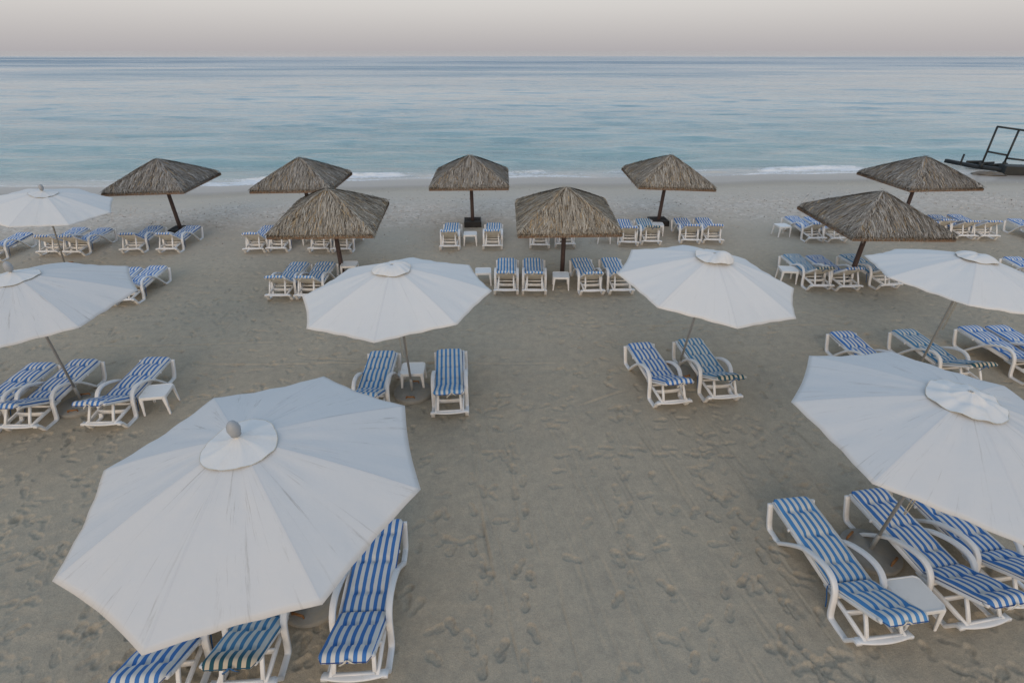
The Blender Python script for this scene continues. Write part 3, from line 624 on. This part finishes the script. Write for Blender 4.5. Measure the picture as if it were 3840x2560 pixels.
def cap_mesh(rise, style, seed):
    """vent cap: a ruffled round flap over the top"""
    mb = MB(); n = 96; rings = []; r_ = np.random.default_rng(seed); ph = r_.random(5)*6.28; R0 = {'flat': .37, 'puff': .36, 'lop': .37, 'flap': .41}[style]
    K = 12
    for k in range(K + 1):
        t = k/K; ring = []
        for j in range(n):
            a = 2*math.pi*j/n
            wav = .5*math.sin(a*5 + ph[0] + .8*math.sin(a*2)) + .3*math.sin(a*9 + ph[1] + 1.3*math.sin(a*3)) + .5*math.sin(a*3 + ph[2]) + .2*math.sin(a*16 + ph[3] + 2*math.sin(a))
            rr = (.02 + (R0 - .02)*t)*(1 + .05*t*math.sin(a*3 + ph[4]) + .025*t*wav)
            zc = ZRIM + rise*(1 - rr/RAD) + .040*math.sin(math.pi*rr/RAD)
            lift = .005 + (.003*(1 + wav) + .010*max(0, math.sin(a*9 + ph[4] + 2*t)))*t + .018*math.exp(-(t/.2)**2)
            if style == 'puff': lift = .016 + .040*math.sin(math.pi*min(1, t*1.02))**.8 + .020*t*(wav + .5)*(1 - .3*t)*.9 + .008*math.sin(a*8 + 5*t + ph[0] + 2*math.sin(a*2))*t + .014*math.sin(a*2 + ph[3])*math.sin(math.pi*t)
            if style == 'lop': lift = .03 + .13*math.exp(-(((a - 5.6 + math.pi) % (2*math.pi) - math.pi)/.9)**2)*math.sin(math.pi*min(1, t))**.7 + .02*t*(1 + wav)
            if style == 'flap': lift = .010 + .022*math.sin(math.pi*t)**2*(1 + .5*math.sin(a*5 + ph[1])) + (.010*(1 + wav) + .012*math.sin(a*10 + ph[2] + 3*t))*t + .055*math.exp(-(t/.33)**2) - .02*math.exp(-((t - .42)/.1)**2)
            ring.append((rr*math.cos(a), rr*math.sin(a), zc + max(.005, lift)))
        rings.append(ring)
    vs = [p for r in rings for p in r]; fs = [(k*n + j, (k + 1)*n + j, (k + 1)*n + (j + 1) % n, k*n + (j + 1) % n) for k in range(K) for j in range(n)] + [tuple(range(n))[::-1]]
    mb.add(vs, fs, 0, True); mb.tube([rings[-1][j] for j in range(0, n, 2)], .0035, 5, 1, True)
    return mb.mesh('vent_cap', [CAPCLOTH, SEAMCORD])
def make_umbrella(style, finial, clean, seed, rise):
    root = empty('beach_umbrella')
    c = link('canopy', canopy_mesh(rise, CANVAS_CLEAN if clean else CANVAS, seed), root); sd = c.modifiers.new('cloth_thickness', 'SOLIDIFY'); sd.thickness = .004; sd.offset = -1
    link('vent_cap', cap_mesh(rise, style, seed), c)
    mb = MB(); mb.lathe([(.024, .10), (.024, ZRIM + rise - .05), (.02, ZRIM + rise + (.06 if finial else .0))], 14); mb.lathe([(.031, .02), (.031, .36), (.027, .365)], 14); mb.lathe([(.045, ZRIM - .12), (.05, ZRIM - .07), (.045, ZRIM - .02)], 12); mb.build('pole', POLE, root)
    if finial:
        mb = MB(); z = ZRIM + rise + .035; mb.lathe([(.03, z), (.052, z + .01), (.052, z + .035), (.060, z + .045), (.068, z + .085), (.060, z + .13), (.038, z + .17), (.012, z + .188), (.002, z + .19)], 16); mb.build('finial', FINIAL, root)
    for i in range(8):
        a = math.pi/4*i; mb = MB(); C, S = math.cos(a), math.sin(a)
        mb.tube([(C*.05, S*.05, ZRIM + rise - .035), (C*RAD*.5, S*RAD*.5, ZRIM + rise*.5 + .012), (C*(RAD - .01), S*(RAD - .01), ZRIM - .012)], 0, sq=(.008, .012), up=(-S, C, 0))
        mb.tube([(C*.05, S*.05, ZRIM - .07), (C*RAD*.5, S*RAD*.5, ZRIM + rise*.5 + .0)], 0, sq=(.007, .007), up=(-S, C, 0)); mb.build('rib', POLE, root)
    base = empty('base'); base.parent = root
    mb = MB(); mb.lathe([(.405, -.06), (.405, .055), (.39, .068), (.06, .078), (.04, .078)], 40); b = mb.build('base_disc', CONC, base)
    for s in (-1, 1):
        mb = MB(); mb.tube([(-.085, s*.30, .06), (-.085, s*.30, .098), (-.07, s*.30, .108), (.07, s*.30, .108), (.085, s*.30, .098), (.085, s*.30, .06)], .012, 6); mb.tube([(-.085, s*.30, .112), (.085, s*.30, .112)], .017, 8); mb.build('base_handle', RUST, base)
    return root
U_TABLE = [
 (-2.677,4.602,-6.273,-2.419,-5.393,.058,'flat',1,0,-18,(-2.62,4.63),'big dirty streaked white umbrella with grey finial filling the lower left'),
 (-2.119,9.514,-.752,-2.227,-2.294,.02,'puff',0,1,0,None,'clean cream white umbrella with puffed cap in the centre left of the beach'),
 (3.729,10.292,-.359,4.967,-4.801,.02,'lop',0,1,30,None,'clean white umbrella with lopsided flapping cap in the centre right of the beach'),
 (5.225,5.405,-11.989,3.536,-3.192,-.06,'flap',0,0,38,(5.22,5.36),'large streaked white umbrella with wide ruffled cap at the near right edge'),
 (9.026,10.171,8.928,4.865,-.136,-.05,'puff',0,1,0,None,'white umbrella with gathered cap at the upper right, cut by the photo edge'),
 (-9.0,9.216,15.196,.315,-4.110,.018,'flat',1,0,15,(-8.78,8.85),'white umbrella with grey finial at the left edge, middle distance'),
 (-15.052,16.989,6.832,8.825,-3.427,-.085,'flat',1,1,0,None,'farthest white umbrella with grey finial at the left edge near the water'),
]
for i, (x, y, yaw, tx, ty, dr, st, fin, cl, by, bxy, lab) in enumerate(U_TABLE):
    o = make_umbrella(st, fin, cl, 20 + i, RISE + dr); sink = .2 if i == 6 else 0; o.location = (x, y, -sink)
    Mt = Matrix.Rotation(-rad(ty), 4, 'X') @ Matrix.Rotation(rad(tx), 4, 'Y') @ Matrix.Rotation(rad(yaw), 4, 'Z'); o.rotation_euler = Mt.to_euler()
    bo = next(c for c in o.children if c.name.startswith('base')); ox, oy = (bxy[0] - x, bxy[1] - y) if bxy else (0, 0)
    bo.matrix_local = Mt.inverted() @ Matrix.Translation((ox*.5, oy*.5, sink)) @ Matrix.Rotation(rad(by), 4, 'Z')
    if i == 1:      # winding cord hanging beside the pole, and the sand heaped over its base
        mb = MB(); mb.tube(spline([(-.05, -.03, 2.2), (-.075, -.05, 1.6), (-.07, -.05, 1.05), (-.02, -.06, .95), (.03, -.05, 1.05), (.04, -.04, 1.6), (.03, -.03, 2.2)], 5), .006, 5); mb.build('cord', ROPE, o)
    if i == 3:
        mb = MB(); mb.tube(spline([(.03, -.02, 2.2), (.075, -.03, 1.5), (.09, -.04, .95), (.12, -.04, .93), (.125, -.03, 1.5), (.05, -.02, 2.2)], 5), .007, 5); mb.build('cord', ROPE, o)
    if i == 4:
        mb = MB(); mb.tube([(.05, -.02, 2.2), (.07, -.02, 1.2)], .005, 5); mb.tube([(.09, -.02, 2.2), (.10, -.02, 1.2)], .005, 5); mb.build('cord', ROPE, o)
    tag(o, lab, 'beach umbrella', 'white canvas umbrellas on the sand')

# ------------------------------------------------------------------ thatched parasols
PS, PZ, PR = 1.502, 1.905, .862
def thatch_mesh(seed):
    r = np.random.default_rng(seed); V = []; F = []; Cc = []
    def quad(a, b, w, c, lift=0.):
        """tapered blade from a to b, width w sideways"""
        a, b = np.array(a), np.array(b); d = b - a; s = np.cross(d, (0, 0, 1)); s = s/np.linalg.norm(s)*w/2; m = a*.45 + b*.55 + np.array([0, 0, lift]); o = len(V)
        for p, k in ((a, .8), (m, 1.), (b, .45)): V.append(p - s*k); V.append(p + s*k)
        F.append((o, o + 1, o + 3, o + 2)); F.append((o + 2, o + 3, o + 5, o + 4)); Cc.extend([c]*6)
    def surf(side, u, v):
        """side 0..3; u -1..1 across at the eave, v 0 apex .. 1 eave (slightly bellied)"""
        x = u*v*PS; y = -v*PS; z = PZ + .05 + PR*(1 - v) + .040*math.sin(math.pi*min(1, v*.98))*(1 - .3*abs(u)**3)
        a = side*math.pi/2; C, S = math.cos(a), math.sin(a); return np.array([C*x - S*y, S*x + C*y, z])
    def col():
        t = r.random(); g = r.normal(0, .05)
        if t < .12: c = np.array([.075, .062, .05])
        elif t < .62: c = np.array([.34, .315, .275])*r.uniform(.5, 1.25)
        elif t < .93: c = np.array([.48, .455, .41])*r.uniform(.7, 1.35)
        else: c = np.array([.50, .36, .20])*r.uniform(.7, 1.2)
        return tuple(np.clip(c*(1 + g), .01, .6)) + (1.,)
    for side in range(4):        # solid under-layer
        o = len(V); n = 10
        for i in range(n + 1):
            for j in range(n + 1): V.append(surf(side, 2*j/n - 1, max(.01, i/n)) - np.array([0, 0, .035])); Cc.append((.07, .058, .046, 1.))
        for i in range(n):
            for j in range(n): a = o + i*(n + 1) + j; F.append((a, a + n + 1, a + n + 2, a + 1))
        for lay in range(5):      # overlapping courses from eave to apex
            v0 = .86 - lay*.2
            for k in range(int(430*(max(v0, .1) + .28))):
                v = np.clip(r.normal(v0 - .02, .09), .02, .93); u = r.uniform(-1.0, 1.0); ln = r.uniform(.22, .42)
                vv = min(1.012 + r.normal(0, .008), v + ln); lean = r.normal(0, .045)
                a = surf(side, u, v) + (0, 0, r.uniform(.004, .03)); b = surf(side, np.clip(u*v/vv*1. + lean if r.random() < .75 else u + lean*2, -1.015, 1.015), vv) + (0, 0, r.uniform(-.008, .035))
                quad(a, b, r.uniform(.009, .022), col(), r.uniform(0, .04))
        for k in range(230):      # long straight stalks lying on top
            v = r.uniform(.08, .8); x = r.uniform(-1, 1); vv = min(1.0, v + r.uniform(.3, .75)); u1 = x; u0 = np.clip(x*vv/v, -1, 1) if r.random() < .5 else x
            quad(surf(side, u0, v) + (0, 0, .025), surf(side, u1, vv) + (0, 0, .02), r.uniform(.008, .014), (*(np.array([.50, .39, .24])*r.uniform(.6, 1.25) if r.random() < .35 else np.array([.50, .46, .40])*r.uniform(.8, 1.2)), 1.), .012)
        for k in range(210):      # hip strands folded over the ridges
            v = r.uniform(.03, .95); s = surf(side, 1., v) + (0, 0, .03); e = surf(side, 1 - r.uniform(.02, .22), min(1.01, v + r.uniform(.08, .25))) + (0, 0, .02); quad(s + r.normal(0, .012, 3), e, r.uniform(.010, .022), col(), .02)
            s = surf((side + 1) % 4, -1., v) + (0, 0, .03); e = surf((side + 1) % 4, -1 + r.uniform(.02, .22), min(1.01, v + r.uniform(.08, .25))) + (0, 0, .02); quad(s + r.normal(0, .012, 3), e, r.uniform(.010, .022), col(), .02)
        for k in range(330):      # ragged butt ends at the eave
            u = r.uniform(-1, 1); a = surf(side, u, r.uniform(.94, .99)) - (0, 0, .0); b = surf(side, np.clip(u + r.normal(0, .01), -1, 1), 1.012) - (0, 0, r.uniform(.03, .085)); c = col(); quad(a, b, r.uniform(.012, .026), tuple(np.array(c)*.75), 0)
        for k in range(60):       # loose ends hanging below the eave
            u = r.uniform(-1, 1); a = surf(side, u, .985); b = surf(side, u + r.normal(0, .02), 1.015) - (0, 0, r.uniform(.08, .17)); quad(a, b, r.uniform(.006, .014), col(), 0)
        for v in (.62, .9):       # binding twine
            for k in range(22):
                u = -1 + 2*k/22; quad(surf(side, u, v) + (0, 0, .03), surf(side, u + 2/22, v + r.normal(0, .004)) + (0, 0, .03), .012, (.13, .09, .06, 1.), 0)
    for k in range(26):           # stray tufts standing off the top and hips
        a = r.random()*6.28; p = np.array([0, 0, PZ + PR + .05]) + r.normal(0, .04, 3)*(1, 1, .4); quad(p, p + np.array([math.cos(a)*.16, math.sin(a)*.16, r.uniform(-.06, .05)]), .016, col(), .02)
    me = bpy.data.meshes.new('thatch_roof'); me.from_pydata([tuple(float(q) for q in v) for v in V], [], F)
    ca = me.color_attributes.new('straw', 'FLOAT_COLOR', 'POINT'); ca.data.foreach_set('color', np.array(Cc, np.float32).reshape(-1)); me.materials.append(THATCH); me.update(); return me
def make_parasol(th):
    root = empty('thatched_parasol'); link('thatch_roof', th, root)
    for i in range(4):
        a = i*math.pi/2; mb = MB(); C, S = math.cos(a), math.sin(a); e = PS - .02; w = .05 if i % 2 else 0
        mb.box((C*0 - S*-e, S*0 + C*-e, PZ - .03), (2*e + (.045 if i % 2 == 0 else -.05), .04, .085), a); mb.build('eave_board', EAVE, root)
        mb = MB(); d = a + math.pi/4; mb.tube([(0, 0, PZ + PR - .06), (math.cos(d)*PS*1.36, math.sin(d)*PS*1.36, PZ - .03)], 0, sq=(.03, .04), up=(-math.sin(d), math.cos(d), 0)); mb.build('rafter', DARKWOOD, root)
    mb = MB(); mb.lathe([(.076, -.4), (.074, .5), (.071, 1.4), (.068, PZ + PR - .06)], 16); mb.build('pole', DARKWOOD, root); return root
def crate():
    b = empty('base_crate'); mb = MB(); w = .34
    for s in (-1, 1):
        mb.box((s*w, 0, .13), (.035, 2*w + .07, .26)); mb.box((0, s*w, .13), (2*w - .04, .035, .258))
    mb.box((0, 0, .05), (2*w - .05, 2*w - .05, .16)); mb.build('crate_body', BLACK, b)
    mb = MB()
    for k in range(-4, 5):
        if k: mb.box((k*.066, 0, .232), (.016, 2*w - .04, .014)); mb.box((0, k*.066, .245), (2*w - .04, .016, .012))
    mb.build('crate_mesh', BLACK, b); return b
TH = [thatch_mesh(11), thatch_mesh(12), thatch_mesh(13)]
P_TABLE = [
 (-13.491,21.289,.631,-1.549,-1.562,0,'crate','leftmost thatched parasol by the water, on a dark square base'),
 (-8.164,21.504,-.498,-1.031,-.813,1,'crate','second thatched parasol from the left, beside the breaking foam by the water'),
 (-1.647,22.09,.933,-.234,-2.051,2,'crate','thatched parasol in the middle of the water side row, above a black crate'),
 (6.159,22.199,2.336,2.512,-2.605,0,'crate','thatched parasol right of centre in the water side row, pole behind a table'),
 (16.118,21.785,5.624,.491,-.921,1,'crate','rightmost thatched parasol by the water, left of the wrecked jetty'),
 (-5.539,16.419,2.396,.139,-4.134,1,None,'left front thatched parasol with bare pole, overlapping the roof behind it'),
 (1.653,16.561,1.148,-.313,-4.238,2,None,'centre front thatched parasol standing alone behind a small white table'),
 (10.776,15.932,2.966,1.582,-1.942,0,None,'right front thatched parasol above teal and blue loungers'),
]
for i, (x, y, yaw, tx, ty, th, base, lab) in enumerate(P_TABLE):
    o = make_parasol(TH[th]); o.location = (x, y, 0); q = (i*2 + (i > 4))*90 if i not in (1, 3, 6) else 90
    Mt = Matrix.Rotation(-rad(ty), 4, 'X') @ Matrix.Rotation(rad(tx), 4, 'Y') @ Matrix.Rotation(rad(yaw), 4, 'Z'); o.rotation_euler = Mt.to_euler()
    if base:
        b = crate(); b.parent = o; b.matrix_local = Mt.inverted() @ Matrix.Rotation(rad(4), 4, 'Z') @ Matrix.Diagonal((1, 1, .45 if i == 0 else .9, 1))
    tag(o, lab, 'thatched parasol', 'square thatched parasols on the beach')

# ------------------------------------------------------------------ wrecked jetty at the water's edge
j = empty('wrecked_jetty', (33.2, 37.4, -.35)); Lx = lambda x, y, z: (x - 33.2, y - 37.4, z + .35)
mb = MB()
mb.tube([Lx(30.15, 38.6, -.26), Lx(30.75, 36.6, -.30), Lx(31.7, 35.3, -.28), Lx(34, 34.2, -.2)], 0, sq=(.12, .13), up=(0, 0, 1))
mb.tube([Lx(31.3, 38.1, -.30), Lx(32.2, 36.7, -.28), Lx(35, 35.2, -.2)], 0, sq=(.10, .11), up=(0, 0, 1))
for t in (.12, .3, .5, .72, .9): mb.tube([Lx(30.5 + 2.2*t, 37.9 - 3*t, -.16), Lx(31.6 + 2.4*t, 37.9 - 2.4*t, -.16)], 0, sq=(.08, .05), up=(0, 0, 1))
mb.build('deck_beam', WRECK, j)
mb = MB(); mb.box(Lx(32.35, 35.1, -.22), (1.9, 1.0, .50), rad(-18)); mb.box(Lx(34.3, 34.45, -.22), (2.6, 1.1, .56), rad(-14)); mb.build('platform', WRECK, j)
posts = [((30.8, 36.3, -.3), (30.92, 36.4, 2.2)), ((31.75, 35.75, -.1), (31.85, 35.8, 2.09)), ((32.75, 35.15, 0.), (32.85, 35.2, 1.98)), ((29.95, 37.0, -.3), (30.05, 37.1, .42))]
for k, (a, b) in enumerate(posts):
    mb = MB(); mb.tube([Lx(*a), Lx(*b)], .06, 8)
    m_ = [a[i]*.88 + b[i]*.12 for i in range(3)]; mb.tube([Lx(*a), Lx(*m_)], .10, 8); mb.build('railing_post', WRECK, j)
def on(p, t): a, b = posts[p]; return Lx(*[a[i]*(1 - t) + b[i]*t for i in range(3)])
for a, b in (((0, 1.), (1, 1.)), ((1, 1.), (2, 1.)), ((0, .40), (1, .30)), ((1, .22), (2, .16))):
    mb = MB(); A, B = Vector(on(*a)), Vector(on(*b)); d = (B - A)*(.04); mb.tube([A - d, B + d], .058, 8); mb.build('railing', WRECK, j)
tag(j, 'dark wrecked jetty with leaning pipe railing at the right edge of the water', 'jetty')
mb = MB(); r3 = random.Random(5)
vs = []; fs = []
for i in range(9):
    for k in range(14):
        th, ph_ = math.pi*i/8*.5, 2*math.pi*k/14; q = 1 + .25*(r3.random() - .5); vs.append((math.cos(ph_)*math.cos(th)*.95*q, math.sin(ph_)*math.cos(th)*.45*q, math.sin(th)*.22*q))
for i in range(8):
    for k in range(14): fs.append((i*14 + k, i*14 + (k + 1) % 14, (i + 1)*14 + (k + 1) % 14, (i + 1)*14 + k))
mb.add(vs, fs); rk = mb.build('concrete_rubble', ROCK); rk.location = (30.3, 34.9, -.5); rk.rotation_euler = (0, 0, rad(-18)); tag(rk, 'grey lump of rubble lying in the shallows under the wrecked jetty', 'rubble')

# ------------------------------------------------------------------ dusk light: sky dome and one very soft warm sun behind the camera
w = bpy.data.worlds.new('World'); sc.world = w; w.use_nodes = True; nt = w.node_tree; bg = nt.nodes['Background']; bg.inputs[1].default_value = 1.
tc = nt.nodes.new('ShaderNodeTexCoord'); sx = nt.nodes.new('ShaderNodeSeparateXYZ'); lk(nt, tc.outputs['Generated'], sx.inputs[0])
el = ramp(nt, sx.outputs[2], [(0., (.435, .412, .425)), (.018, (.49, .465, .465)), (.06, (.62, .592, .575)), (.105, (.715, .695, .672)), (.17, (.63, .675, .715)), (.30, (.50, .61, .74)), (.65, (.42, .545, .70)), (1., (.39, .505, .67))])
glow = math_(nt, 'MULTIPLY', ramp(nt, math_(nt, 'MULTIPLY', sx.outputs[1], -1.), [(.2, (0, 0, 0)), (.95, (1, 1, 1))]).outputs[0], ramp(nt, sx.outputs[2], [(0, (1, 1, 1)), (.45, (0, 0, 0))]).outputs[0])
skyc = mixc(nt, glow, el.outputs[0], (1.35, .98, .64))
ns = nt.nodes.new('ShaderNodeTexSky'); ns.sky_type = 'NISHITA'; ns.sun_disc = False; ns.sun_elevation = rad(18); ns.sun_rotation = rad(180); ns.air_density = 1.; ns.dust_density = 3.
b2 = nt.nodes.new('ShaderNodeBackground'); lk(nt, ns.outputs[0], b2.inputs[0]); b2.inputs[1].default_value = .008
lk(nt, skyc, bg.inputs[0]); ad = nt.nodes.new('ShaderNodeAddShader'); lk(nt, bg.outputs[0], ad.inputs[0]); lk(nt, b2.outputs[0], ad.inputs[1]); lk(nt, ad.outputs[0], nt.nodes['World Output'].inputs[0])
sl = bpy.data.lights.new('sun', 'SUN'); sl.energy = 1.; sl.angle = rad(36); sl.color = (1., .77, .54); so = bpy.data.objects.new('sun', sl); COL.objects.link(so)
so.rotation_euler = (rad(90 - 20), 0, rad(-10))

# ------------------------------------------------------------------ camera and render settings
cam = bpy.data.cameras.new('camera'); co_ = bpy.data.objects.new('camera', cam); COL.objects.link(co_); sc.camera = co_
cam.sensor_width = 36; cam.lens = 18.77; cam.clip_end = 60000; cam.clip_start = .05; co_.location = (0, 0, 6.433); co_.rotation_euler = (rad(90 - 28.53), 0, 0)
sc.view_settings.view_transform = 'Standard'; sc.view_settings.look = 'None'; sc.view_settings.exposure = 0.; sc.view_settings.gamma = 1.
sc.render.engine = 'CYCLES'; sc.cycles.max_bounces = 6; sc.cycles.diffuse_bounces = 3; sc.cycles.glossy_bounces = 3; sc.cycles.use_denoising = True; sc.cycles.denoising_prefilter = 'ACCURATE'
try: sc.cycles.denoiser = 'OPENIMAGEDENOISE'
except Exception: pass
